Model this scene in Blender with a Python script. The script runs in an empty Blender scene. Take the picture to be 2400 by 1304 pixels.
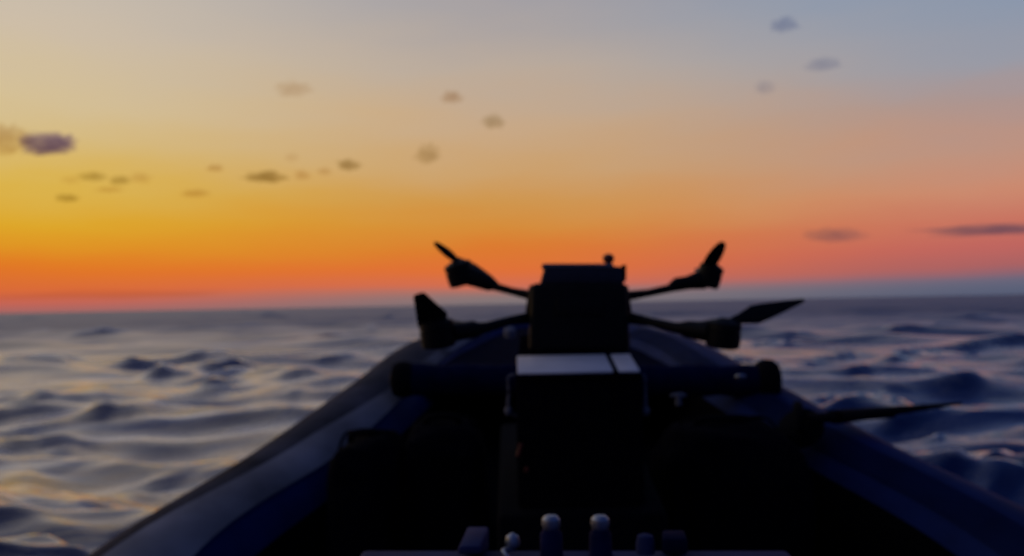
import bpy, bmesh, math, random
import numpy as np
from mathutils import Vector, Matrix, noise

random.seed(7)
R = math.radians
S = bpy.context.scene
C = S.collection

# ------------------------------------------------------------------ camera
F = 2078.0                       # focal length in photo pixels (2400 wide)
CAMZ = 1.15
cam_d = bpy.data.cameras.new('camera'); cam = bpy.data.objects.new('camera', cam_d); C.objects.link(cam)
cam_d.sensor_width = 36; cam_d.lens = 36 * F / 2400
cam_d.clip_start = 0.05; cam_d.clip_end = 60000
PITCH, ROLL = R(1.67), R(1.074)
CM = Matrix.Translation((0, 0, CAMZ)) @ Matrix.Rotation(R(90) + PITCH, 4, 'X') @ Matrix.Rotation(-ROLL, 4, 'Z')
cam.matrix_world = CM
cam_d.dof.use_dof = True
cam_d.dof.focus_distance = 0.42
cam_d.dof.aperture_fstop = (cam_d.lens / 1000) / 0.0033      # soft phone-video focus
S.camera = cam
CR = CM.to_3x3()

def P(px, py, d):
    """world point seen at photo pixel (px, py) whose forward distance (world y) is d"""
    v = CR @ Vector(((px - 1200) / F, -(py - 652) / F, -1))
    return Vector((0, 0, CAMZ)) + v * (d / v.y)

# ------------------------------------------------------------------ world: dusk sky
def lin(c):
    return tuple(((x / 255) / 12.92 if x / 255 <= 0.04045 else (((x / 255) + 0.055) / 1.055) ** 2.4) for x in c)

w = bpy.data.worlds.new('World'); S.world = w; w.use_nodes = True
nt = w.node_tree; N = nt.nodes; L = nt.links
N.clear()
out = N.new('ShaderNodeOutputWorld'); bg = N.new('ShaderNodeBackground'); L.new(bg.outputs[0], out.inputs[0])
tc = N.new('ShaderNodeTexCoord'); sp = N.new('ShaderNodeSeparateXYZ'); L.new(tc.outputs['Generated'], sp.inputs[0])
def math_node(op, a, b=None, c=None):
    m = N.new('ShaderNodeMath'); m.operation = op
    for i, v in enumerate((a, b, c)):
        if v is None: continue
        if hasattr(v, 'links'): L.new(v, m.inputs[i])
        else: m.inputs[i].default_value = v
    return m.outputs[0]
elev = math_node('MULTIPLY', math_node('ARCSINE', sp.outputs['Z']), 180 / math.pi)      # degrees
azim = math_node('MULTIPLY', math_node('ARCTAN2', sp.outputs['X'], sp.outputs['Y']), 180 / math.pi)
mp = N.new('ShaderNodeMapping'); mp.inputs['Scale'].default_value = (3, 3, 14); L.new(tc.outputs['Generated'], mp.inputs[0])
sn = N.new('ShaderNodeTexNoise'); sn.inputs['Scale'].default_value = 1.6; sn.inputs['Detail'].default_value = 4; L.new(mp.outputs[0], sn.inputs['Vector'])
streaky = math_node('MULTIPLY', math_node('SUBTRACT', sn.outputs['Fac'], 0.5), math_node('MINIMUM', 3.2, math_node('MULTIPLY', math_node('MAXIMUM', elev, 0.0), 0.4)))
ev = math_node('DIVIDE', math_node('ADD', math_node('ADD', elev, streaky), 2.0), 92.0)
def ramp(stops):
    r = N.new('ShaderNodeValToRGB'); L.new(ev, r.inputs[0]); e = r.color_ramp.elements
    r.color_ramp.interpolation = 'EASE' if False else 'LINEAR'
    while len(e) > 1: e.remove(e[-1])
    for i, (deg, col) in enumerate(stops):
        p = (deg + 2) / 92
        if i == 0: el = e[0]; el.position = p
        else: el = e.new(p)
        el.color = (*lin(col), 1)
    return r.outputs[0]
def pe(pix): return math.degrees(math.atan(pix / F))
# colour against height above the horizon (photo pixels), looking left, ahead, right, and behind
LEFT = ramp([(-2, (120, 90, 95)), (0, (160, 104, 102)), (pe(18), (196, 100, 86)), (pe(45), (218, 106, 56)), (pe(90), (226, 120, 36)),
             (pe(130), (224, 150, 36)), (pe(185), (222, 168, 42)), (pe(260), (219, 180, 78)), (pe(340), (216, 186, 118)), (pe(450), (213, 192, 150)),
             (pe(600), (206, 190, 168)), (pe(740), (198, 188, 176)), (32, (190, 188, 186)), (55, (116, 124, 150)), (90, (42, 58, 98))])
MID = ramp([(-2, (110, 95, 100)), (0, (124, 116, 120)), (pe(24), (140, 118, 116)), (pe(44), (208, 110, 84)), (pe(80), (224, 112, 56)),
            (pe(130), (220, 122, 48)), (pe(185), (214, 140, 58)), (pe(240), (208, 150, 78)), (pe(330), (204, 162, 112)), (pe(430), (200, 168, 134)),
            (pe(560), (186, 170, 156)), (pe(710), (164, 160, 164)), (28, (118, 130, 158)), (50, (66, 80, 124)), (90, (42, 58, 98))])
RIGHT = ramp([(-2, (50, 62, 98)), (0, (84, 92, 116)), (pe(30), (100, 102, 124)), (pe(56), (168, 98, 100)), (pe(100), (192, 102, 96)),
              (pe(150), (200, 116, 98)), (pe(220), (203, 138, 112)), (pe(300), (190, 146, 128)), (pe(400), (172, 148, 144)), (pe(500), (152, 154, 166)),
              (pe(690), (130, 150, 176)), (23, (72, 96, 142)), (32, (34, 50, 102)), (90, (42, 58, 98))])
BACK = ramp([(-2, (22, 30, 60)), (0, (34, 44, 80)), (6, (44, 56, 96)), (20, (48, 64, 108)), (50, (42, 58, 104)), (90, (42, 58, 98))])
def mrange(v, a, b):
    m = N.new('ShaderNodeMapRange'); m.interpolation_type = 'SMOOTHSTEP'; L.new(v, m.inputs[0])
    m.inputs[1].default_value = a; m.inputs[2].default_value = b
    return m.outputs[0]
def mix(f, a, b):
    m = N.new('ShaderNodeMix'); m.data_type = 'RGBA'; L.new(f, m.inputs[0]); L.new(a, m.inputs[6]); L.new(b, m.inputs[7])
    return m.outputs[2]
c1 = mix(mrange(azim, -32, 2), LEFT, MID)
c2 = mix(mrange(azim, -2, 32), c1, RIGHT)
cen = math_node('ABSOLUTE', math_node('ADD', azim, 30.0))          # glow is centred a little left of the frame
c3 = mix(mrange(cen, 60, 120), c2, BACK)
c4 = mix(mrange(cen, 190, 215), c3, BACK)
L.new(c4, bg.inputs[0]); bg.inputs[1].default_value = 1.0

sun_d = bpy.data.lights.new('sun', 'SUN'); sun_d.energy = 0.12; sun_d.angle = R(12); sun_d.color = (1, 0.62, 0.34)
sun = bpy.data.objects.new('sun', sun_d); C.objects.link(sun)
sd = Vector((math.sin(R(-42)) * math.cos(R(3)), math.cos(R(-42)) * math.cos(R(3)), math.sin(R(3))))
sun.rotation_euler = sd.to_track_quat('Z', 'Y').to_euler()

S.view_settings.view_transform = 'Standard'; S.view_settings.look = 'None'
S.view_settings.exposure = 0; S.view_settings.gamma = 1
S.render.engine = 'CYCLES'
S.cycles.max_bounces = 6; S.cycles.volume_bounces = 0; S.cycles.transparent_max_bounces = 16
S.cycles.use_denoising = True

# ------------------------------------------------------------------ materials
def mat(name, col, rough=0.6, metal=0.0, spec=0.4, vary=0.25, scale=25, bump=0.0, coat=0.0):
    m = bpy.data.materials.new(name); m.use_nodes = True
    n = m.node_tree.nodes; l = m.node_tree.links; b = n['Principled BSDF']
    t = n.new('ShaderNodeTexCoord'); no = n.new('ShaderNodeTexNoise'); no.inputs['Scale'].default_value = scale
    no.inputs['Detail'].default_value = 5; l.new(t.outputs['Object'], no.inputs['Vector'])
    r = n.new('ShaderNodeValToRGB'); l.new(no.outputs['Fac'], r.inputs[0])
    r.color_ramp.elements[0].position = 0.3; r.color_ramp.elements[1].position = 0.7
    r.color_ramp.elements[0].color = (*[c * (1 - vary) for c in col], 1)
    r.color_ramp.elements[1].color = (*[min(1, c * (1 + vary)) for c in col], 1)
    l.new(r.outputs[0], b.inputs['Base Color'])
    b.inputs['Roughness'].default_value = rough; b.inputs['Metallic'].default_value = metal
    b.inputs['Specular IOR Level'].default_value = spec
    b.inputs['Coat Weight'].default_value = coat
    if bump:
        bp = n.new('ShaderNodeBump'); bp.inputs['Strength'].default_value = bump; bp.inputs['Distance'].default_value = 0.004
        l.new(no.outputs['Fac'], bp.inputs['Height']); l.new(bp.outputs[0], b.inputs['Normal'])
    return m
M = dict(
    tube=mat('navy_rubber', (0.008, 0.020, 0.105), 0.65, spec=0.05, scale=9, bump=0.3),
    wear=mat('black_rubber', (0.004, 0.004, 0.007), 0.9, spec=0.05, scale=40, bump=0.3),
    strake=mat('grey_rubbing_strip', (0.13, 0.14, 0.19), 0.7, spec=0.1, scale=5, vary=0.55),
    deck=mat('black_deck', (0.003, 0.003, 0.006), 0.9, spec=0.05, scale=60, bump=0.4),
    hull=mat('dark_hull_paint', (0.01, 0.015, 0.04), 0.5),
    shell=mat('black_drone_shell', (0.004, 0.004, 0.006), 0.55, spec=0.12, scale=80),
    slab=mat('dark_battery_shell', (0.012, 0.013, 0.03), 0.45, spec=0.3, scale=60),
    blade=mat('carbon_blade', (0.004, 0.004, 0.006), 0.5, spec=0.15, scale=90),
    red=mat('dark_red_plastic', (0.10, 0.008, 0.006), 0.5),
    case=mat('black_case_plastic', (0.003, 0.003, 0.006), 0.9, spec=0.0, scale=50),
    side_sheen=mat('dark_grey_side_sheen', (0.10, 0.10, 0.14), 0.8, spec=0.08, scale=6, vary=0.5),
    bag=mat('black_bag_cloth', (0.002, 0.002, 0.006), 0.95, spec=0.02, scale=30, bump=0.4),
    sheen=mat('pale_grey_sheen', (0.32, 0.31, 0.35), 0.8, spec=0.1, scale=4, vary=0.6),
    lid=mat('pale_sky_reflection', (0.70, 0.69, 0.76), 0.6, spec=0.3, vary=0.06, scale=18),
    steel=mat('worn_steel', (0.28, 0.30, 0.38), 0.45, metal=1.0, vary=0.12, scale=60),
    post=mat('blue_post_paint', (0.003, 0.006, 0.05), 0.7, spec=0.04, scale=40),
    console=mat('slate_console_panel', (0.022, 0.030, 0.10), 0.75, spec=0.06, vary=0.3, scale=12),
    cover=mat('navy_cover_cloth', (0.002, 0.005, 0.035), 0.9, spec=0.03, scale=20, bump=0.5),
)

# ------------------------------------------------------------------ helpers
def link(name, verts, faces, m, parent=None, smooth=False):
    me = bpy.data.meshes.new(name)
    org = Vector(root_loc(parent)) if parent else Vector((0, 0, 0))
    me.from_pydata([tuple(Vector(v) - org) for v in verts], [], faces)
    me.materials.append(m)
    if smooth:
        me.polygons.foreach_set('use_smooth', [True] * len(me.polygons))
    o = bpy.data.objects.new(name, me); C.objects.link(o)
    if parent: o.parent = parent
    return o
def root_loc(o):
    while o.parent: o = o.parent
    return o.location
def link_bm(name, bm, m, parent=None, smooth=True, angle=35):
    bmesh.ops.recalc_face_normals(bm, faces=bm.faces)
    vs = [v.co.copy() for v in bm.verts]; bm.verts.index_update()
    fs = [[v.index for v in f.verts] for f in bm.faces]
    o = link(name, vs, fs, m, parent, smooth); bm.free()
    if smooth:
        o.data.set_sharp_from_angle(angle=R(angle))
    return o
def tag(o, label=None, cat=None, group=None, kind=None):
    for k, v in (('label', label), ('category', cat), ('group', group), ('kind', kind)):
        if v: o[k] = v
    return o
def empty(name, loc, label, cat, group=None):
    o = bpy.data.objects.new(name, None); C.objects.link(o); o.location = loc; o.empty_display_size = 0.1
    return tag(o, label, cat, group)
def hexa(bm, pts, bev=0.0, seg=2):
    """closed box from 8 points: near quad (bl, br, tr, tl) then far quad"""
    vs = [bm.verts.new(p) for p in pts]
    fs = [bm.faces.new([vs[i] for i in f]) for f in ((0, 1, 2, 3), (7, 6, 5, 4), (0, 4, 5, 1), (1, 5, 6, 2), (2, 6, 7, 3), (3, 7, 4, 0))]
    if bev:
        es = list({e for f in fs for e in f.edges})
        bmesh.ops.bevel(bm, geom=es, offset=bev, segments=seg, affect='EDGES', profile=0.5, clamp_overlap=True)
def box_pts(c, sx, sy, sz, rot=Matrix.Identity(3), tx=1.0, ty=1.0):
    c = Vector(c); o = []
    for y in (-1, 1):
        for x, z in ((-1, -1), (1, -1), (1, 1), (-1, 1)):
            k = tx if z > 0 else 1; q = ty if z > 0 else 1
            o.append(c + rot @ Vector((x * sx / 2 * k, y * sy / 2 * q, z * sz / 2)))
    return o
def sweep(bm, pts, radii, n=16, up=Vector((0, 0, 1)), sq=1.0, cap=True, arc=None, a0=0.0):
    """tube along pts; sq flattens the height; arc limits the section (radians) for shells"""
    rings = []
    pts = [Vector(p) for p in pts]
    for i, p in enumerate(pts):
        t = (pts[min(i + 1, len(pts) - 1)] - pts[max(i - 1, 0)]).normalized()
        s = t.cross(up)
        s = s.normalized() if s.length > 1e-4 else Vector((1, 0, 0))
        u = s.cross(t).normalized()
        r = radii[i] if hasattr(radii, '__len__') else radii
        rings.append([bm.verts.new(p + s * math.cos(a) * r + u * math.sin(a) * r * sq) for a in
                      [a0 + (2 * math.pi * k / n if arc is None else arc * k / n) for k in range(n if arc is None else n + 1)]])
    for a, b in zip(rings, rings[1:]):
        m = len(a)
        for k in range(m if arc is None else m - 1):
            bm.faces.new((a[k], a[(k + 1) % m], b[(k + 1) % m], b[k]))
    if cap and arc is None:
        bm.faces.new(rings[0][::-1]); bm.faces.new(rings[-1])
def spline(keys, n):
    """Catmull-Rom through tuples"""
    k = [np.array(a, float) for a in keys]; k = [2 * k[0] - k[1]] + k + [2 * k[-1] - k[-2]]
    o = []
    for i in range(1, len(k) - 2):
        for j in range(n):
            t = j / n
            o.append(0.5 * ((2 * k[i]) + (-k[i - 1] + k[i + 1]) * t + (2 * k[i - 1] - 5 * k[i] + 4 * k[i + 1] - k[i + 2]) * t * t + (-k[i - 1] + 3 * k[i] - 3 * k[i + 1] + k[i + 2]) * t ** 3))
    o.append(k[-2]); return o
def lathe(bm, prof, c, axis=Vector((0, 0, 1)), n=20):
    c = Vector(c); axis = Vector(axis).normalized(); q = axis.to_track_quat('Z', 'Y').to_matrix(); rings = []
    for r, h in prof:
        rings.append([bm.verts.new(c + q @ Vector((max(r, 1e-4) * math.cos(2 * math.pi * k / n), max(r, 1e-4) * math.sin(2 * math.pi * k / n), h))) for k in range(n)])
    for a, b in zip(rings, rings[1:]):
        for k in range(n): bm.faces.new((a[k], a[(k + 1) % n], b[(k + 1) % n], b[k]))
    bm.faces.new(rings[0][::-1]); bm.faces.new(rings[-1])

# ------------------------------------------------------------------ the sea
def build_sea():
    rng = np.random.default_rng(SEA_SEED)
    th_f = np.linspace(-48, 48, 420); side = np.linspace(48, 312, 132)[1:-1]
    th = np.radians(np.concatenate([th_f, side])); nt_ = len(th)
    r = [0.6]
    while r[-1] < 14000: r.append(r[-1] + max(0.03, 0.0125 * r[-1]))
    r = np.array(r); nr = len(r)
    X = np.outer(r, np.sin(th)); Y = np.outer(r, np.cos(th)); Z = np.zeros_like(X)
    DX = np.zeros_like(X); DY = np.zeros_like(X)
    dr = np.maximum(0.03, 0.0125 * r)
    cell = np.maximum(dr, r * 0.004)[:, None]
    for i in range(120):
        lam = math.exp(rng.uniform(math.log(0.28), math.log(11)))
        k = 2 * math.pi / lam
        a = rng.normal(WIND, 0.42); kx, ky = k * math.sin(a), k * math.cos(a)
        amp = (0.0112 if lam < 1 else 0.0085) * lam ** 0.76 * rng.uniform(0.5, 1.4) * (1.0 if lam < 5 else (5 / lam) ** 0.9)
        att = np.clip((lam / (cell * 3.0)) - 1.0, 0, 1)
        # far waves fade slowly so that the horizon stays a level line
        ph = kx * X + ky * Y + rng.uniform(0, 6.283)
        grp = 0.65 + 0.35 * np.sin(0.13 * k * (math.sin(a + .9) * X + math.cos(a + .9) * Y) + rng.uniform(0, 6.283))
        Z += att * amp * grp * np.cos(ph)
        DX -= att * amp * grp * math.sin(a) * np.sin(ph) * 0.85; DY -= att * amp * grp * math.cos(a) * np.sin(ph) * 0.85
    fade = np.clip(1.3 - np.log10(np.maximum(r, 1) / 60) * 0.75, 0, 1)[:, None]
    Z *= fade; X += DX * fade; Y += DY * fade
    # the hull pushes the water flat round the boat
    bd = np.sqrt(((X - 0.13) / 1.3) ** 2 + ((Y - 1.0) / 3.4) ** 2); calm = np.clip((bd - 0.9) / 0.6, 0.15, 1)
    Z *= calm
    extra = []
    for i in range(260):
        py = 722 + 560 * rng.uniform(0.0, 1.0) ** 1.9 + 14; k_ = (py - 712) / 400
        extra.append((rng.uniform(-150, 2550), py, (40 + 190 * k_ ** .6) * rng.uniform(.4, 1.5), (4.5 + 20 * k_ ** .7) * rng.uniform(.5, 1.6)))
    for (px, py, w_, h_) in extra + list(((400, 888, 150, 62), (210, 968, 120, 24), (310, 1082, 140, 20), (150, 1160, 380, 24), (235, 1215, 150, 28), (740, 888, 200, 18),
                             (125, 1014, 120, 20), (60, 948, 150, 20), (520, 1024, 90, 26), (640, 1060, 140, 14), (2300, 812, 420, 26), (2280, 895, 200, 30), (2200, 1016, 180, 24),
                             (2080, 850, 160, 26), (2350, 1130, 180, 26), (2360, 935, 160, 30), (1880, 872, 160, 14), (2300, 1068, 120, 14), (330, 835, 120, 16), (80, 870, 160, 20))):
        hy = 735 - 45 * px / 2400; yy = CAMZ * F / (py - hy); xx = (px - 1200) / F * yy
        A = h_ * yy / F * (0.70 if yy > 9 else 0.55); sx = w_ * yy / F / 2.0; sy = A * 1.25
        if abs(xx - BC_SEA) < 1.5 and yy < 4.8: continue
        sk = rng.uniform(-0.35, 0.35); dist = math.hypot(xx, yy); rad = 3 * max(sx, 3 * sy)
        i0, i1 = np.searchsorted(r, max(0.6, dist - rad)), np.searchsorted(r, dist + rad)
        xs, ys = X[i0:i1], Y[i0:i1]
        u = (xs - xx) / sx; v = (ys - yy - 0.25 * sx * np.sin(u * 2.3) - sk * (xs - xx)) / sy
        rag = 1 + .22 * np.sin(u * 3.5 + 40 * sk) + .08 * np.sin(u * 8 + 90 * sk)
        Z[i0:i1] += A * rag * np.exp(-u * u) * np.where(v < 0, np.exp(-v * v), np.exp(-(v / 3.0) ** 2))
    co = np.stack([X, Y, Z], -1).reshape(-1, 3)
    ctr = np.array([[0, 0, -0.02]]); co = np.concatenate([co, ctr])
    i, j = np.meshgrid(np.arange(nr - 1), np.arange(nt_), indexing='ij'); j2 = (j + 1) % nt_
    q = np.stack([i * nt_ + j, i * nt_ + j2, (i + 1) * nt_ + j2, (i + 1) * nt_ + j], -1).reshape(-1, 4)
    q = q[:, ::-1]
    me = bpy.data.meshes.new('sea')
    fan = np.stack([np.full(nt_, len(co) - 1), (np.arange(nt_) + 1) % nt_, np.arange(nt_)], -1)
    me.vertices.add(len(co)); me.vertices.foreach_set('co', co.ravel())
    nl = q.size + fan.size
    me.loops.add(nl); me.loops.foreach_set('vertex_index', np.concatenate([q.ravel(), fan.ravel()]))
    me.polygons.add(len(q) + len(fan))
    st = np.concatenate([np.arange(len(q)) * 4, q.size + np.arange(len(fan)) * 3]); me.polygons.foreach_set('loop_start', st)
    me.polygons.foreach_set('use_smooth', np.ones(len(q) + len(fan), bool))
    me.update(calc_edges=True); me.validate()
    o = bpy.data.objects.new('sea', me); C.objects.link(o); o['kind'] = 'structure'
    m = bpy.data.materials.new('sea_water'); m.use_nodes = True; n = m.node_tree.nodes; l = m.node_tree.links
    n.remove(n['Principled BSDF'])
    body = n.new('ShaderNodeBsdfDiffuse'); body.inputs['Color'].default_value = (0.003, 0.016, 0.090, 1)
    b = n.new('ShaderNodeBsdfGlossy'); b.inputs['Color'].default_value = (1.0, 0.95, 0.95, 1)
    gg = n.new('ShaderNodeNewGeometry'); dt = n.new('ShaderNodeVectorMath'); dt.operation = 'DOT_PRODUCT'; l.new(gg.outputs['Normal'], dt.inputs[0]); l.new(gg.outputs['Incoming'], dt.inputs[1])
    # Fresnel reflectance averaged over the small ripples of the surface
    fr = n.new('ShaderNodeMath'); fr.operation = 'SUBTRACT'; fr.use_clamp = True; fr.inputs[0].default_value = 1 - RIPPLE; l.new(dt.outputs['Value'], fr.inputs[1])
    wm = n.new('ShaderNodeMixShader'); fm = n.new('ShaderNodeMath'); fm.operation = 'MULTIPLY'; fp = n.new('ShaderNodeMath'); fp.operation = 'POWER'; fp.inputs[1].default_value = 2.7; l.new(fr.outputs[0], fp.inputs[0]); l.new(fp.outputs[0], fm.inputs[0]); l.new(fm.outputs[0], wm.inputs[0]); l.new(body.outputs[0], wm.inputs[1]); l.new(b.outputs[0], wm.inputs[2])
    g = n.new('ShaderNodeNewGeometry')
    def noise_(scale, detail, rough, dist=0):
        t = n.new('ShaderNodeTexNoise'); t.inputs['Scale'].default_value = scale; t.inputs['Detail'].default_value = detail
        t.inputs['Roughness'].default_value = rough; t.inputs['Distortion'].default_value = dist
        vm = n.new('ShaderNodeMapping'); vm.inputs['Scale'].default_value = (0.55, 1.5, 1.0); vm.inputs['Rotation'].default_value = (0, 0, 0.25); l.new(g.outputs['Position'], vm.inputs[0]); l.new(vm.outputs[0], t.inputs['Vector']); return t.outputs['Fac']
    bp = n.new('ShaderNodeBump'); bp.inputs['Distance'].default_value = 1.0; ln = n.new('ShaderNodeVectorMath'); ln.operation = 'LENGTH'; l.new(g.outputs['Position'], ln.inputs[0]); m2 = n.new('ShaderNodeMapRange'); l.new(ln.outputs['Value'], m2.inputs[0]); m2.inputs[1].default_value = 4; m2.inputs[2].default_value = 40; m2.inputs[3].default_value = 0.30; m2.inputs[4].default_value = 1.0; l.new(m2.outputs[0], bp.inputs['Strength']); m3 = n.new('ShaderNodeMapRange'); l.new(ln.outputs['Value'], m3.inputs[0]); m3.inputs[1].default_value = 4; m3.inputs[2].default_value = 60; m3.inputs[3].default_value = 0.15; m3.inputs[4].default_value = 0.48; l.new(m3.outputs[0], b.inputs['Roughness'])
    h1 = n.new('ShaderNodeMath'); h1.operation = 'MULTIPLY'; l.new(noise_(2.2, 6, 0.6, 0.6), h1.inputs[0]); h1.inputs[1].default_value = 0.17
    h2 = n.new('ShaderNodeMath'); h2.operation = 'MULTIPLY_ADD'; l.new(noise_(0.16, 3, 0.6, 0.5), h2.inputs[0]); h2.inputs[1].default_value = 1.7; l.new(h1.outputs[0], h2.inputs[2]); l.new(h2.outputs[0], bp.inputs['Height']); l.new(bp.outputs[0], b.inputs['Normal'])
    # unresolved ripples far off tilt towards the viewer and reflect less than a flat sheet would
    mfar = n.new('ShaderNodeMapRange'); l.new(ln.outputs['Value'], mfar.inputs[0]); mfar.inputs[1].default_value = 8; mfar.inputs[2].default_value = 70; mfar.inputs[3].default_value = 1.0; mfar.inputs[4].default_value = 0.42; l.new(mfar.outputs[0], fm.inputs[1])
    # foam thrown up by the boat and breaking crests
    fo = n.new('ShaderNodeBsdfDiffuse'); fo.inputs['Color'].default_value = (0.8, 0.8, 0.82, 1)
    f1 = noise_(0.9, 6, 0.65, 0.8); f2 = noise_(5.0, 4, 0.65)
    add = n.new('ShaderNodeMath'); add.operation = 'MULTIPLY_ADD'; l.new(f2, add.inputs[0]); add.inputs[1].default_value = 0.35; l.new(f1, add.inputs[2])
    mr = n.new('ShaderNodeMapRange'); mr.interpolation_type = 'SMOOTHSTEP'; l.new(add.outputs[0], mr.inputs[0])
    mr.inputs[1].default_value = 0.78; mr.inputs[2].default_value = 0.90; mr.inputs[4].default_value = 0.4
    m4 = n.new('ShaderNodeMapRange'); l.new(ln.outputs['Value'], m4.inputs[0]); m4.inputs[1].default_value = 5; m4.inputs[2].default_value = 45; m4.inputs[3].default_value = 0.03; m4.inputs[4].default_value = -0.03
    ad2 = n.new('ShaderNodeMath'); l.new(add.outputs[0], ad2.inputs[0]); l.new(m4.outputs[0], ad2.inputs[1]); l.new(ad2.outputs[0], mr.inputs[0])
    ms = n.new('ShaderNodeMixShader'); l.new(mr.outputs[0], ms.inputs[0]); l.new(wm.outputs[0], ms.inputs[1]); l.new(fo.outputs[0], ms.inputs[2])
    l.new(ms.outputs[0], n['Material Output'].inputs[0])
    me.materials.append(m)
SEA_SEED = 11; RIPPLE = 0.02; BC_SEA = 0.14; WIND = 0.35
build_sea()

# ------------------------------------------------------------------ the inflatable boat
ZD = CAMZ
boat = empty('inflatable_boat', (0.13, 1.8, 0.0), 'dark blue inflatable boat pointing at the horizon, black inside', 'boat')
BC = 0.14     # centre line x
# (half width of the tube's upper silhouette from the centre line, forward distance, drop below the eye, tube radius)
keys = [(1.08, -1.6, .86, .19), (1.08, 0.0, .76, .19), (1.06, 1.0, .65, .185), (1.01, 1.8, .50, .18), (.80, 2.3, .365, .172), (.63, 2.82, .232, .165),
        (.52, 3.35, .14, .155), (.32, 3.8, .085, .145), (.10, 4.02, .07, .14)]
def tube_center(k, s):
    lat, d, drop, r = k
    q = 0.46 if d < 3 else 0.46 * max(0, (4 - d))
    return (BC + s * lat - s * q * r, d, ZD - drop - math.sqrt(1 - q * q) * r, r)
kl = [tube_center(k, -1) for k in keys]; kr = [tube_center(k, 1) for k in keys]
def tube(kk):
    return spline(kk, 10)
full = tube(kl + [(BC, 4.06, ZD - .07 - .14, .14)] + kr[::-1])
bm = bmesh.new(); sweep(bm, [p[:3] for p in full], [p[3] for p in full], 40)
tube_o = link_bm('tube', bm, M['tube'], boat)
SL = tube(kl); SR = tube(kr)
# black wear patches on the inner side of the tubes, painted grey sheen along the left crown
def strip(path, s, a_from, a_to, grow, name, m, i0=0, i1=None, label=None):
    path = path[i0:i1]
    bm = bmesh.new(); th = 0.006
    pts = [p[:3] for p in path]
    for g in (grow,):
        sweep(bm, pts, [p[3] + g for p in path], 14, arc=R(a_to - a_from), a0=R(a_from), cap=False)
    geom = bm.faces[:]
    ret = bmesh.ops.solidify(bm, geom=geom, thickness=-th) if False else bmesh.ops.solidify(bm, geom=geom, thickness=th)
    o = link_bm(name, bm, m, boat)
    if label: o['label'] = label
    return o
# section angle 0 = starboard side, 90 = up  (path runs forward)
strip(SL, -1, -60, 22, 0.004, 'wear_patch', M['wear'], 0, 62)
strip(SR, 1, 146, 240, 0.004, 'wear_patch', M['wear'], 0, 62)
strip(SL, -1, 168, 186, 0.012, 'rubbing_strip', M['strake'])
strip(SR, 1, -6, 12, 0.012, 'rubbing_strip', M['strake'])
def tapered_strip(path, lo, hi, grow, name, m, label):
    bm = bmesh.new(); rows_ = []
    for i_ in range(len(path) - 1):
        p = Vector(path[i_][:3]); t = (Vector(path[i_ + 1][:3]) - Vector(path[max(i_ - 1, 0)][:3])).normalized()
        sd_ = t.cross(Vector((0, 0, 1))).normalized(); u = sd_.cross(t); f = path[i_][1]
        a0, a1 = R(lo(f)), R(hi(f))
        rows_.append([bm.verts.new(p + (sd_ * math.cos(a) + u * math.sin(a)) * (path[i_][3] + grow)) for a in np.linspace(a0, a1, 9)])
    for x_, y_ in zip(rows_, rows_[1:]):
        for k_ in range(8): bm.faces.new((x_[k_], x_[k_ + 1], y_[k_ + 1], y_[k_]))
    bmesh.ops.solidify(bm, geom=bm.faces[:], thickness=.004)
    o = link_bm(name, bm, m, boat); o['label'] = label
tapered_strip(SL[:70], lambda f: 48 + 2.5 * math.sin(f * 7), lambda f: float(np.interp(f, [1.5, 2.1, 2.5, 3.2], [106, 84, 70, 60])) + 2 * math.sin(f * 11), .006, 'crown_strip', M['sheen'], 'grey strip of painted sheen')  # sky sheen on the left tube, painted as a pale strip
strip(SL, -1, 58, 128, 0.003, 'outer_sheen', M['side_sheen'], 0, 66, 'dark grey painted sheen on the outer side')  # greyish light on the left tube's outer side, put into a shell's colour
strip(SR, 1, 102, 128, 0.005, 'crown_strip', M['tube'], 0, 66, 'navy crown strip')
# deck and hull
def loft(name, rows, m, smooth=True):
    bm = bmesh.new(); vr = [[bm.verts.new(p) for p in row] for row in rows]
    for a, b in zip(vr, vr[1:]):
        for k in range(len(a) - 1): bm.faces.new((a[k], a[k + 1], b[k + 1], b[k]))
    return link_bm(name, bm, m, boat, smooth)
rows = []; rows2 = []
for a, b in zip(SL, SR):
    z = min(a[2], b[2]) - a[3] * 0.55
    rows.append([Vector((a[0] + (b[0] - a[0]) * t, a[1], z)) for t in (0, .25, .5, .75, 1)])
    w_ = abs(b[0] - a[0]); v = min(0.28, w_ * 0.3)
    rows2.append([Vector((a[0] + (b[0] - a[0]) * t, a[1], z - 0.03 - v * (1 - abs(2 * t - 1)) * 1.6)) for t in (0, .17, .33, .5, .67, .83, 1)])
loft('deck', rows, M['deck']); loft('hull', rows2, M['hull'])
def deck_z(d):
    return min(rows, key=lambda q: abs(q[0].y - d))[0].z
# raised non-slip boards on the deck
for x0 in (-0.52, -0.17, 0.18):
    for d0 in (1.2, 1.75, 2.3):
        if abs(x0) > .5 and d0 > 2: continue
        bm = bmesh.new(); z0, z1 = deck_z(d0) + .012, deck_z(d0 + .5) + .012
        pts = [(BC + x0, d0, z0 - .01), (BC + x0 + .33, d0, z0 - .01), (BC + x0 + .33, d0, z0 + .006), (BC + x0, d0, z0 + .006)]
        far = [(p[0], d0 + .5, p[2] + z1 - z0) for p in pts]
        hexa(bm, [Vector(p) for p in pts + far], .003, 1); link_bm('deck_board', bm, M['deck'], boat)
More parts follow.
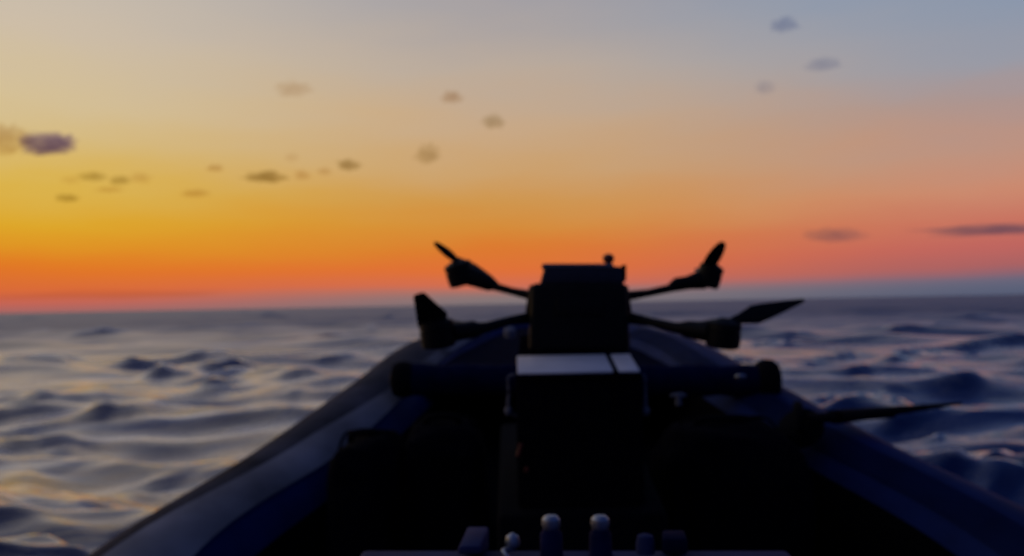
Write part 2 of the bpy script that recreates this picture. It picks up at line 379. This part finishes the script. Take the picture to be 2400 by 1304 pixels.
# bow cover between the tubes, ahead of the drone
bm = bmesh.new(); vr = []
for i in range(10):
    t = i / 9; d = 2.78 + 1.1 * t
    A = min(SL, key=lambda p: abs(p[1] - d)); B = min(SR, key=lambda p: abs(p[1] - d))
    row = []
    for k in range(13):
        u = k / 12; z = (A[2] + B[2]) / 2 + A[3] * 0.62 + 0.02 * math.sin(u * math.pi) + 0.008 * math.sin(u * 9 + t * 5)
        row.append(bm.verts.new((A[0] + (B[0] - A[0]) * u, d, z)))
    vr.append(row)
for a, b in zip(vr, vr[1:]):
    for k in range(12): bm.faces.new((a[k], a[k + 1], b[k + 1], b[k]))
bmesh.ops.solidify(bm, geom=bm.faces[:], thickness=0.02)
link_bm('bow_cover', bm, M['cover'], boat)
# transverse roll resting across both tubes, with round end caps
TL, TR = P(950, 890, 2.6), P(1792, 893, 2.6)
ax = (TR - TL).normalized()
bm = bmesh.new(); pts = [TL + (TR - TL) * t for t in np.linspace(0, 1, 24)]
sweep(bm, pts, [.045 + .003 * math.sin(i * 2.1) for i in range(24)], 22)
thw = link_bm('cross_roll', bm, M['cover'], boat)
for p, r_, s in ((TL, .054, -1), (TR, .064, 1)):
    bm = bmesh.new(); lathe(bm, [(r_ * .55, -.028), (r_ * .88, -.02), (r_, 0), (r_ * .97, .022), (r_ * .8, .036), (r_ * .3, .044)], p, ax * s, 24)
    link_bm('end_cap', bm, M['wear'], thw)
# grab handles on the tubes
def grab(pxy, d, s, along, m=M['wear']):
    c = P(*pxy, d)
    bm = bmesh.new()
    sweep(bm, spline([tuple(c - along * .065), tuple(c - along * .045 + Vector((0, 0, .03))), tuple(c + Vector((0, 0, .04))), tuple(c + along * .045 + Vector((0, 0, .03))), tuple(c + along * .065)], 5), .013, 10)
    h = link_bm('grab_handle', bm, m, boat)
    bm = bmesh.new(); lathe(bm, [(.055, -.03), (.058, 0), (.05, .012), (.02, .018)], c + Vector((0, 0, -.005)), Vector((-.5 * s, -.35, .8)), 20)
    link_bm('handle_pad', bm, m, h)
grab((1872, 992), 2.25, 1, Vector((.25, .9, .15)).normalized())
# steel rings and cleats
def ring(px, py, d, r, wr, tilt):
    c = P(px, py, d); q = Matrix.Rotation(R(tilt), 3, 'X'); bm = bmesh.new(); n, k = 18, 8; g = []
    for i in range(n):
        a = 2 * math.pi * i / n; ctr = Vector((math.cos(a) * r, 0, math.sin(a) * r)); o_ = ctr.normalized()
        g.append([bm.verts.new(c + q @ (ctr + o_ * math.cos(b) * wr + Vector((0, 1, 0)) * math.sin(b) * wr)) for b in [2 * math.pi * j / k for j in range(k)]])
    for i in range(n):
        A, B = g[i], g[(i + 1) % n]
        for j in range(k): bm.faces.new((A[j], A[(j + 1) % k], B[(j + 1) % k], B[j]))
    return link_bm('steel_ring', bm, M['steel'], boat)
ring(1735, 885, 2.50, .010, .006, 60)
ring(1810, 1026, 2.2, .012, .004, 40)
ring(1795, 1008, 2.25, .010, .003, 40)
bm = bmesh.new(); cc = P(1590, 938, 2.3)
lathe(bm, [(.008, -.014), (.008, .014)], cc, (0, 0, 1), 12); sweep(bm, [cc + Vector((-.020, 0, .010)), cc + Vector((-.012, 0, .013)), cc + Vector((.012, 0, .013)), cc + Vector((.020, 0, .010))], [.003, .005, .005, .003], 10)
link_bm('cleat', bm, M['strake'], boat)
cc = P(1095, 812, 2.95)
bm = bmesh.new(); lathe(bm, [(.02, -.02), (.022, .004), (.014, .012)], P(1195, 776, 3.2), (0, -.3, 1), 16); link_bm('air_valve', bm, M['strake'], boat)
# locker that carries the case
def topz(d): return ZD - .142 + .165 * (d - 1.75)
bm = bmesh.new(); zb = 0.30
cx = P(1357, 878, 1.75).x
hexa(bm, [Vector(p) for p in ((cx - .17, 1.72, zb - .2), (cx + .17, 1.72, zb - .2), (cx + .165, 1.72, topz(1.72) - .26), (cx - .165, 1.72, topz(1.72) - .26),
      (cx - .17, 2.32, zb - .1), (cx + .17, 2.32, zb - .1), (cx + .165, 2.32, topz(2.32) - .26), (cx - .165, 2.32, topz(2.32) - .26))], .012, 2)
link_bm('locker', bm, M['deck'], boat)
# console in front of the camera
cons_d = .93
a, b = P(848, 1287, cons_d), P(1846, 1287, cons_d)
bm = bmesh.new()
dn = Vector((0, -.40, -.045)); hh = Vector((0, 0, -.03))
hexa(bm, [a + dn * 1 + hh + Vector((-.02, 0, 0)), b + dn + hh + Vector((.02, 0, 0)), b + dn + Vector((.02, 0, 0)), a + dn + Vector((-.02, 0, 0)), a + hh, b + hh, b, a], .006, 3)
console = link_bm('console', bm, M['console'], boat)
bm = bmesh.new()
hexa(bm, [Vector(p) for p in ((a.x + .02, .58, .25), (b.x - .02, .58, .25), (b.x - .02, .58, a.z - .06), (a.x + .02, .58, a.z - .06), (a.x + .02, .91, .28), (b.x - .02, .91, .28), (b.x - .02, .91, a.z - .032), (a.x + .02, .91, a.z - .032))], .01, 2)
link_bm('pedestal', bm, M['deck'], console)
def post(px, py, rpx, d, name, m, ball=True):
    r_ = rpx * d / F; top = P(px, py, d); bm = bmesh.new()
    base = a.z - top.z - .01
    lathe(bm, [(r_ * 1.25, base), (r_ * 1.2, base + .006), (r_, base + .008), (r_ * .95, -r_ * 1.6), (r_ * .7, -r_ * 1.2)], top, (0, 0, 1), 18)
    o = link_bm(name, bm, m, console)
    return o, top, r_
for px in (1291, 1406):
    o, top, r_ = post(px, 1207, 27, .90, 'lever', M['post'])
    bm = bmesh.new(); rr = r_ * .78
    lathe(bm, [(rr * .5, -rr * 2.2), (rr * .85, -rr * 1.7), (rr * 1.05, -rr), (rr, -rr * .45), (rr * .7, -rr * .1), (rr * .2, 0)], top, (0, 0, 1), 18)
    link_bm('lever_tip', bm, M['steel'], console)
kc = P(1201, 1268, .90); rr = 18 * .9 / F
bm = bmesh.new(); lathe(bm, [(rr * .4, -rr), (rr * .9, -rr * .6), (rr, 0), (rr * .8, rr * .6), (rr * .2, rr)], kc, (0, 0, 1), 16); link_bm('toggle_knob', bm, M['steel'], console)
bm = bmesh.new(); sweep(bm, spline([tuple(kc + Vector((0, 0, -rr))), tuple(P(1180, 1292, .89)), tuple(P(1188, 1306, .88)), tuple(P(1192, 1325, .88))], 5), .0028, 10); link_bm('toggle_stem', bm, M['steel'], console)
kc = P(1512, 1252, .9); rr = 20 * .9 / F
bm = bmesh.new(); lathe(bm, [(rr * 1.1, -rr * 2.2), (rr * 1.1, -rr), (rr * .9, -rr * .2), (rr * .4, 0)], kc, (0, 0, 1), 16); link_bm('dial_knob', bm, M['console'], console)
bm = bmesh.new()
hexa(bm, [P(1070, 1300, .86), P(1125, 1300, .86), P(1125, 1280, .86), P(1075, 1280, .86), P(1090, 1290, .95), P(1146, 1290, .95), P(1146, 1234, .95), P(1095, 1234, .95)], .003, 2)
link_bm('switch_box', bm, M['console'], console)
bm = bmesh.new()
hexa(bm, [P(1552, 1300, .88), P(1612, 1300, .88), P(1612, 1262, .88), P(1552, 1262, .88), P(1552, 1290, .93), P(1606, 1290, .93), P(1604, 1242, .93), P(1552, 1242, .93)], .003, 2)
link_bm('display_hood', bm, M['cover'], console)

# ------------------------------------------------------------------ case
case = empty('equipment_case', (cx, 1.75, topz(1.75) - .26), 'black case with sky reflection painted pale on its lid, the drone standing on it', 'case')
def case_box(z0, z1, wn, wf, d0, d1, bev, name, m, xo=0.0):
    bm = bmesh.new()
    hexa(bm, [Vector(p) for p in ((cx + xo - wn / 2, d0, topz(d0) + z0), (cx + xo + wn / 2, d0, topz(d0) + z0), (cx + xo + wn / 2, d0, topz(d0) + z1), (cx + xo - wn / 2, d0, topz(d0) + z1),
          (cx + xo - wf / 2, d1, topz(d1) + z0), (cx + xo + wf / 2, d1, topz(d1) + z0), (cx + xo + wf / 2, d1, topz(d1) + z1), (cx + xo - wf / 2, d1, topz(d1) + z1))], bev, 3)
    return link_bm(name, bm, m, case)
case_box(-.26, -.012, .250, .222, 1.75, 2.15, .008, 'case_body', M['case'])
case_box(-.012, 0, .250, .222, 1.75, 2.15, .003, 'lid_rim', M['case'])
# lid reflection of the sky, painted pale, either side of a black strap
sx0, sx1 = P(1432, 858, 1.8).x, P(1443, 858, 1.8).x
def plate(x0, x1):
    bm = bmesh.new(); d0, d1 = 1.757, 1.905
    hexa(bm, [Vector(p) for p in ((x0, d0, topz(d0) + .0005), (x1, d0, topz(d0) + .0005), (x1, d0, topz(d0) + .005), (x0, d0, topz(d0) + .005),
          (x0, d1, topz(d1) + .0005), (x1, d1, topz(d1) + .0005), (x1, d1, topz(d1) + .005), (x0, d1, topz(d1) + .005))], .0015, 2)
    link_bm('lid_reflection', bm, M['lid'], case)
plate(cx - .121, sx0); plate(sx1, cx + .121)
bm = bmesh.new()
hexa(bm, [Vector(p) for p in ((sx0 + .0005, 1.744, topz(1.744) - .1), (sx1 - .0005, 1.744, topz(1.744) - .1), (sx1 - .0005, 1.744, topz(1.744) + .006), (sx0 + .0005, 1.744, topz(1.744) + .006),
      (sx0 + .0005, 2.2, topz(2.2) - .1), (sx1 - .0005, 2.2, topz(2.2) - .1), (sx1 - .0005, 2.2, topz(2.2) + .006), (sx0 + .0005, 2.2, topz(2.2) + .006))], .001, 1)
link_bm('strap', bm, M['case'], case)
for s, px in ((-1, 1192), (1, 1511)):
    p0 = P(px, 885, 1.80); p1 = P(px, 962, 1.80); xi = cx + s * .124
    bm = bmesh.new()
    sweep(bm, spline([(xi, 1.8, p0.z + .006), (p0.x, 1.8, p0.z), (p0.x - s * 0, 1.8, (p0.z + p1.z) / 2), (p1.x, 1.8, p1.z), (xi, 1.8, p1.z - .012)], 6), [.003 + .0012 * (i > 12) for i in range(25)], 10)
    h = link_bm('side_handle', bm, M['strake'], case)
    bm = bmesh.new(); lathe(bm, [(.006, -.008), (.009, 0), (.006, .008)], (p1.x, 1.79, p1.z), (0, 0, 1), 14); link_bm('handle_pivot', bm, M['strake'], h)
for px, py, w_, h_ in ((1218, 1055, 9, 30), (1234, 1101, 9, 12)):
    c = P(px, py, 1.746); bm = bmesh.new()
    hexa(bm, box_pts(c, w_ * 1.75 / F, .010, h_ * 1.75 / F, Matrix.Rotation(R(18), 3, 'Y')), .001, 1); link_bm('latch', bm, M['red'], case)

# ------------------------------------------------------------------ soft gear bags stowed on the deck
def gear_bag(px, py, d, sx, sy, sz, seed, label):
    c = P(px, py, d); top = c.z; c = Vector((c.x, d, top - sz / 2))
    g = empty('gear_bag', (c.x, c.y, top - sz), label, 'bag', 'gear bags stowed beside the case')
    bm = bmesh.new(); bmesh.ops.create_icosphere(bm, subdivisions=4, radius=1)
    for v in bm.verts:
        q = Vector([math.copysign(abs(t) ** .55, t) for t in v.co]); k = 1 + .10 * noise.fractal(v.co * 1.7 + Vector((seed, 0, 0)), 1, 2, 3)
        v.co = c + Vector((q.x * sx / 2 * k, q.y * sy / 2 * k, q.z * sz / 2 * k))
    link_bm('bag_body', bm, M['bag'], g)
    bm = bmesh.new()
    sweep(bm, spline([(c.x - sx * .22, d - .01, top - .01), (c.x - sx * .16, d - .02, top + .010), (c.x + sx * .12, d - .02, top + .011), (c.x + sx * .2, d - .01, top - .01)], 6), .009, 8)
    link_bm('carry_handle', bm, M['wear'], g)
    bm = bmesh.new(); sweep(bm, spline([(c.x - sx * .46, d, top - sz * .25), (c.x - sx * .3, d, top + .004), (c.x, d, top + .006), (c.x + sx * .3, d, top + .004), (c.x + sx * .46, d, top - sz * .25)], 5), .004, 6)
    link_bm('zip', bm, M['wear'], g)
gear_bag(862, 1022, 2.22, .19, .34, .42, 3, 'black soft bag stowed against the inside of the left tube')
gear_bag(1700, 990, 2.22, .36, .36, .42, 8, 'wide black soft bag between the case and the right tube')
gear_bag(1040, 985, 2.30, .22, .30, .40, 5, 'black soft bag left of the case, between it and the other left bag')

# ------------------------------------------------------------------ drone
DR = empty('quadcopter_drone', P(1357, 835, 2.0), 'black quadcopter drone with four raised arms standing on the case lid', 'drone')
def quadbox(name, near, far, dn_, df, bev, m, parent):
    bm = bmesh.new(); hexa(bm, [P(x, y, dn_) for x, y in near] + [P(x, y, df) for x, y in far], bev, 3)
    return link_bm(name, bm, m, parent)
# fuselage: (bl, br, tr, tl)
body = quadbox('fuselage', [(1238, 828), (1478, 828), (1470, 664), (1243, 664)], [(1250, 800), (1468, 800), (1458, 664), (1256, 664)], 1.93, 2.16, .013, M['shell'], DR)
quadbox('shoulder', [(1230, 735), (1262, 735), (1262, 665), (1240, 668)], [(1238, 730), (1266, 730), (1266, 668), (1246, 668)], 1.95, 2.12, .006, M['shell'], DR)
quadbox('shoulder', [(1452, 735), (1482, 735), (1472, 668), (1452, 665)], [(1450, 730), (1474, 730), (1466, 668), (1450, 668)], 1.95, 2.12, .006, M['shell'], DR)
quadbox('battery_pack', [(1264, 668), (1464, 668), (1455, 624), (1276, 624)], [(1272, 668), (1454, 668), (1450, 632), (1280, 632)], 1.945, 2.12, .006, M['slab'], DR)
quadbox('battery_lid', [(1268, 627), (1440, 627), (1436, 618), (1272, 618)], [(1276, 640), (1430, 640), (1430, 628), (1276, 628)], 1.942, 2.10, .002, M['strake'], DR)  # glare along the top rim is put into the lid's pale grey
quadbox('rear_vent', [(1300, 740), (1418, 740), (1414, 700), (1304, 700)], [(1300, 740), (1418, 740), (1414, 700), (1304, 700)], 1.925, 1.94, .003, M['shell'], DR)
quadbox('belly_bay', [(1262, 838), (1452, 838), (1452, 826), (1262, 826)], [(1272, 815), (1442, 815), (1442, 790), (1272, 790)], 1.95, 2.12, .003, M['shell'], DR)
# latch horn on the right shoulder
quadbox('side_latch', [(1452, 660), (1468, 660), (1468, 620), (1455, 622)], [(1452, 660), (1464, 660), (1464, 622), (1455, 622)], 1.95, 2.02, .003, M['shell'], DR)
# antenna ball on a stalk
at = P(1426, 606, 1.98); ab = P(1430, 662, 1.98)
bm = bmesh.new(); sweep(bm, [ab, ab * .5 + at * .5, at], [.012, .0085, .006], 12); mast = link_bm('antenna_mast', bm, M['shell'], DR)
bm = bmesh.new(); lathe(bm, [(.004, -.012), (.011, -.008), (.0135, 0), (.011, .007), (.004, .0105)], at, (0, 0, 1), 18); link_bm('antenna_head', bm, M['red'], mast)
# landing legs
for px in (1262, 1452):
    for d_ in (1.95, 2.12):
        q = P(px, 800, d_); bm = bmesh.new(); sweep(bm, [q, Vector((q.x, d_, topz(d_) + .006))], .008, 10)
        sweep(bm, [Vector((q.x, d_ - .02, topz(d_ - .02) + .010)), Vector((q.x, d_ + .02, topz(d_ + .02) + .010))], .006, 8)
        link_bm('landing_leg', bm, M['shell'], DR)

def blade(root, tip, wid, face, name_parent, prof=None, thick=.004):
    """tapered, gently twisted propeller blade from hub to tip; face = direction of the chord"""
    root, tip = Vector(root), Vector(tip); ax_ = (tip - root).normalized(); ch = (Vector(face) - ax_ * ax_.dot(Vector(face))).normalized(); nn = ax_.cross(ch)
    bm = bmesh.new(); rings = []
    prof = prof or [(0, .42), (.12, .6), (.3, .95), (.5, 1.0), (.75, .82), (.93, .55), (1.0, .28)]
    for t, k in prof:
        c = root.lerp(tip, t); w2 = wid * k / 2; tw = R(14 * (1 - t)); cc_ = ch * math.cos(tw) + nn * math.sin(tw); n2 = ax_.cross(cc_)
        rings.append([bm.verts.new(c + cc_ * w2 * math.cos(q) + n2 * thick * (1.1 - .7 * t) * math.sin(q)) for q in [2 * math.pi * j / 12 for j in range(12)]])
    for a_, b_ in zip(rings, rings[1:]):
        for j in range(12): bm.faces.new((a_[j], a_[(j + 1) % 12], b_[(j + 1) % 12], b_[j]))
    bm.faces.new(rings[0][::-1]); bm.faces.new(rings[-1])
    return link_bm('propeller_blade', bm, M['blade'], name_parent)

def rotor(arm_pts, arm_r, pod, motor_c, motor_r, motor_h, maxis, blades, skid=None):
    bm = bmesh.new(); sweep(bm, arm_pts, arm_r, 12); arm = link_bm('arm', bm, M['shell'], DR)
    bm = bmesh.new(); sweep(bm, [p for p, _ in pod], [r for _, r in pod], 14); link_bm('motor_pod', bm, M['shell'], arm)
    bm = bmesh.new(); r_, h = motor_r, motor_h
    lathe(bm, [(r_ * .8, -h / 2), (r_ * .96, -h * .46), (r_, -h * .3), (r_, h * .08), (r_ * .93, h * .1), (r_ * .93, h * .14), (r_, h * .16), (r_ * .97, h * .38), (r_ * .6, h * .47), (r_ * .25, h * .55)], motor_c, maxis, 22)
    link_bm('motor', bm, M['shell'], arm)
    for bl in blades: blade(*bl[:4], arm, *bl[4:])
    return arm
# far left
mc = P(1078, 640, 2.14)
rotor([P(1250, 694, 2.08), P(1200, 683, 2.10), P(1155, 671, 2.12), P(1100, 652, 2.14)], [.012, .009, .010, .014],
      [(P(1165, 671, 2.12), .010), (P(1148, 666, 2.125), .018), (P(1120, 654, 2.13), .022), (P(1090, 645, 2.14), .024), (P(1062, 638, 2.14), .018)],
      mc, .034, .060, (-.28, -.15, 1),
      [(P(1078, 616, 2.14), P(1018, 569, 2.10), .022, (0.6, .3, .8)), (P(1072, 608, 2.14), P(1160, 657, 2.20), .034, (0.2, .8, .5))])
# far right
mc = P(1663, 645, 2.14)
rotor([P(1465, 695, 2.08), P(1520, 687, 2.10), P(1575, 675, 2.12), P(1640, 662, 2.14)], [.012, .009, .010, .014],
      [(P(1572, 672, 2.12), .010), (P(1586, 667, 2.125), .017), (P(1612, 663, 2.13), .017), (P(1645, 656, 2.14), .024), (P(1672, 650, 2.14), .020)],
      mc, .030, .058, (.30, -.15, 1),
      [(P(1650, 640, 2.14), P(1695, 568, 2.08), .038, (0.84, .3, -.54)), (P(1660, 640, 2.14), P(1632, 630, 2.26), .030, (1, 0, .3))])
# near left
mc = P(1025, 780, 1.86)
rotor([P(1250, 744, 1.98), P(1195, 752, 1.94), P(1140, 768, 1.90), P(1060, 778, 1.86)], [.014, .010, .012, .018],
      [(P(1132, 772, 1.90), .010), (P(1110, 772, 1.89), .019), (P(1085, 776, 1.88), .019), (P(1055, 780, 1.87), .022), (P(1020, 780, 1.86), .026)],
      mc, .037, .062, (-.10, -.12, 1),
      [(P(1022, 764, 1.86), P(981, 689, 1.80), .068, (1, .1, 0), [(0, .75), (.2, 1), (.45, .8), (.75, .55), (.93, .42), (1.0, .3)]), (P(1030, 757, 1.86), P(1110, 758, 1.98), .03, (0, 1, .1))])
# near right
mc = P(1696, 782, 1.86)
rotor([P(1468, 744, 1.98), P(1525, 755, 1.94), P(1580, 768, 1.90), P(1660, 778, 1.86)], [.014, .010, .012, .018],
      [(P(1590, 768, 1.90), .012), (P(1610, 772, 1.89), .019), (P(1640, 776, 1.88), .021), (P(1670, 776, 1.87), .026), (P(1700, 780, 1.86), .028)],
      mc, .036, .060, (.10, -.12, 1),
      [(P(1705, 756, 1.86), P(1884, 704, 1.90), .042, (0.1, .35, .75), [(0, .35), (.15, .5), (.35, 1), (.5, .88), (.75, .55), (.92, .32), (1, .2)]), (P(1690, 756, 1.86), P(1625, 764, 1.96), .03, (0, 1, .1))])

# ------------------------------------------------------------------ paddle across the starboard tube
pad = empty('paddle', P(1985, 980, 2.28), 'dark paddle lying across the right tube, its end over the water', 'paddle')
g0, g1, g2, g3 = P(1890, 982, 2.14), P(1955, 978, 2.24), P(2090, 968, 2.42), P(2250, 946, 2.62)
bm = bmesh.new(); sweep(bm, [g0, g1, g2], [.012, .014, .014], 14); link_bm('shaft', bm, M['wear'], pad)
bm = bmesh.new(); pts = spline([tuple(g1), tuple(g1.lerp(g3, .25)), tuple(g1.lerp(g3, .6)), tuple(g3)], 6)
sweep(bm, pts, [.030 - .023 * (i / 18) ** 1.3 for i in range(19)], 16, sq=.6); link_bm('paddle_blade', bm, M['wear'], pad)

# ------------------------------------------------------------------ clouds: thin evening puffs that swallow light
def cloud_mat(name, tau_col, dens):
    m = bpy.data.materials.new(name); m.use_nodes = True; n = m.node_tree.nodes; l = m.node_tree.links
    n.remove(n['Principled BSDF']); v = n.new('ShaderNodeVolumeAbsorption'); v.inputs['Color'].default_value = (*tau_col, 1); v.inputs['Density'].default_value = dens
    l.new(v.outputs[0], n['Material Output'].inputs['Volume']); return m
def cloud(i, px, py, wpx, hpx, tau, col, label, D=5000, boxy=False):
    c = P(px, py, D); w2, h2 = wpx * D / F / 2, hpx * D / F / 2; dep = w2 * .6 + h2 * .4
    bm = bmesh.new(); bmesh.ops.create_icosphere(bm, subdivisions=4, radius=1)
    off = Vector((i * 7.3, i * 3.1, i * 1.7))
    for v in bm.verts:
        n_ = noise.fractal(v.co * 2.2 + off, 0.8, 2.0, 5); k = 1 + .50 * n_
        x, y, z = v.co
        if boxy: x = math.copysign(abs(x) ** .55, x); z = math.copysign(abs(z) ** .6, z)
        x, y, z = x * k, y * k, z * k
        v.co = Vector((x * w2 * 1.15, y * dep, (z * (0.75 if z < 0 else 1.15) + .2 * x * noise.noise(off)) * h2))
    bm.transform(Matrix.Translation(c))
    root = c
    me_o = link_bm('cloud', bm, cloud_mat('cloud_vapour', col, tau / (2 * dep)), None)
    me_o.data.transform(Matrix.Translation(-c)); me_o.location = c
    tag(me_o, label, 'cloud', 'small dark evening clouds')
PUR, BRN, OLV, PNK, BLU = (.27, .17, .72), (.62, .42, .20), (.50, .42, .18), (.30, .50, .92), (.42, .50, .72)
CL = [
    (110, 343, 92, 50, 1.9, PUR, 'purple grey cloud at the left edge, the darkest and largest puff'),
    (14, 335, 90, 76, .75, BRN, 'ragged brown cloud cut by the left frame edge beside the purple one'),
    (216, 416, 58, 22, .8, OLV, 'left end puff of the broken brownish row low over the left sea'),
    (281, 425, 42, 24, .8, OLV, 'middle puff of the broken brownish row low over the left sea'),
    (328, 419, 46, 26, .4, BRN, 'faint right end puff of the broken brownish row on the left'),
    (256, 446, 62, 14, .5, BRN, 'thin sliver of cloud just under the broken brownish row'),
    (165, 424, 40, 20, .25, BRN, 'barely visible wisp at the left of the broken brownish row'),
    (157, 466, 50, 19, .9, OLV, 'small flat olive cloud, lowest of those on the left'),
    (457, 455, 60, 18, .6, BRN, 'thin flat orange brown cloud alone low between two brown groups'),
    (504, 396, 34, 18, .7, BRN, 'small tilted brown cloud left of the long dark one'),
    (623, 418, 88, 26, 1.4, OLV, 'long dark olive cloud left of the centre, sharpest of the low row'),
    (708, 413, 34, 22, .5, BRN, 'faint round puff just right of the long dark olive cloud'),
    (760, 404, 30, 18, .45, BRN, 'tiny faint puff between the long olive cloud and the rounded one'),
    (818, 389, 48, 28, 1.1, OLV, 'compact dark olive cloud at the right end of the low row'),
    (684, 371, 30, 24, .25, BRN, 'very faint speck of cloud above the long olive one'),
    (688, 212, 78, 34, .45, BRN, 'pale brown wisp high over the long olive cloud'),
    (1060, 231, 46, 30, .75, BRN, 'small brown puff high above the left rotors of the drone'),
    (1157, 289, 48, 32, .75, OLV, 'round olive puff above the drone, right of the tall one'),
    (1003, 366, 52, 50, .65, OLV, 'tall rounded olive puff nearest above the left propeller tip'),
    (1838, 61, 58, 34, .9, BLU, 'grey puff highest of all near the top right'),
    (1930, 154, 76, 32, .6, BLU, 'wide grey wisp under the topmost right puff'),
    (1793, 208, 42, 34, .4, BLU, 'faint grey puff lowest of the three at the top right'),
    (1955, 555, 126, 34, .7, PNK, 'pinkish grey cloud low over the right sea, left of the long streak'),
    (2350, 541, 300, 26, 1.2, (.16, .44, .84), 'long grey streak of cloud reaching in from the right frame edge'),
    (240, 693, 560, 22, .28, BRN, 'long thin brownish bank lying on the left horizon'),
]
for i, (px, py, a_, b_, t_, col_, lab) in enumerate(CL):
    cloud(i + 1, px, py, a_, b_, t_, col_, lab, boxy=(i == 0))
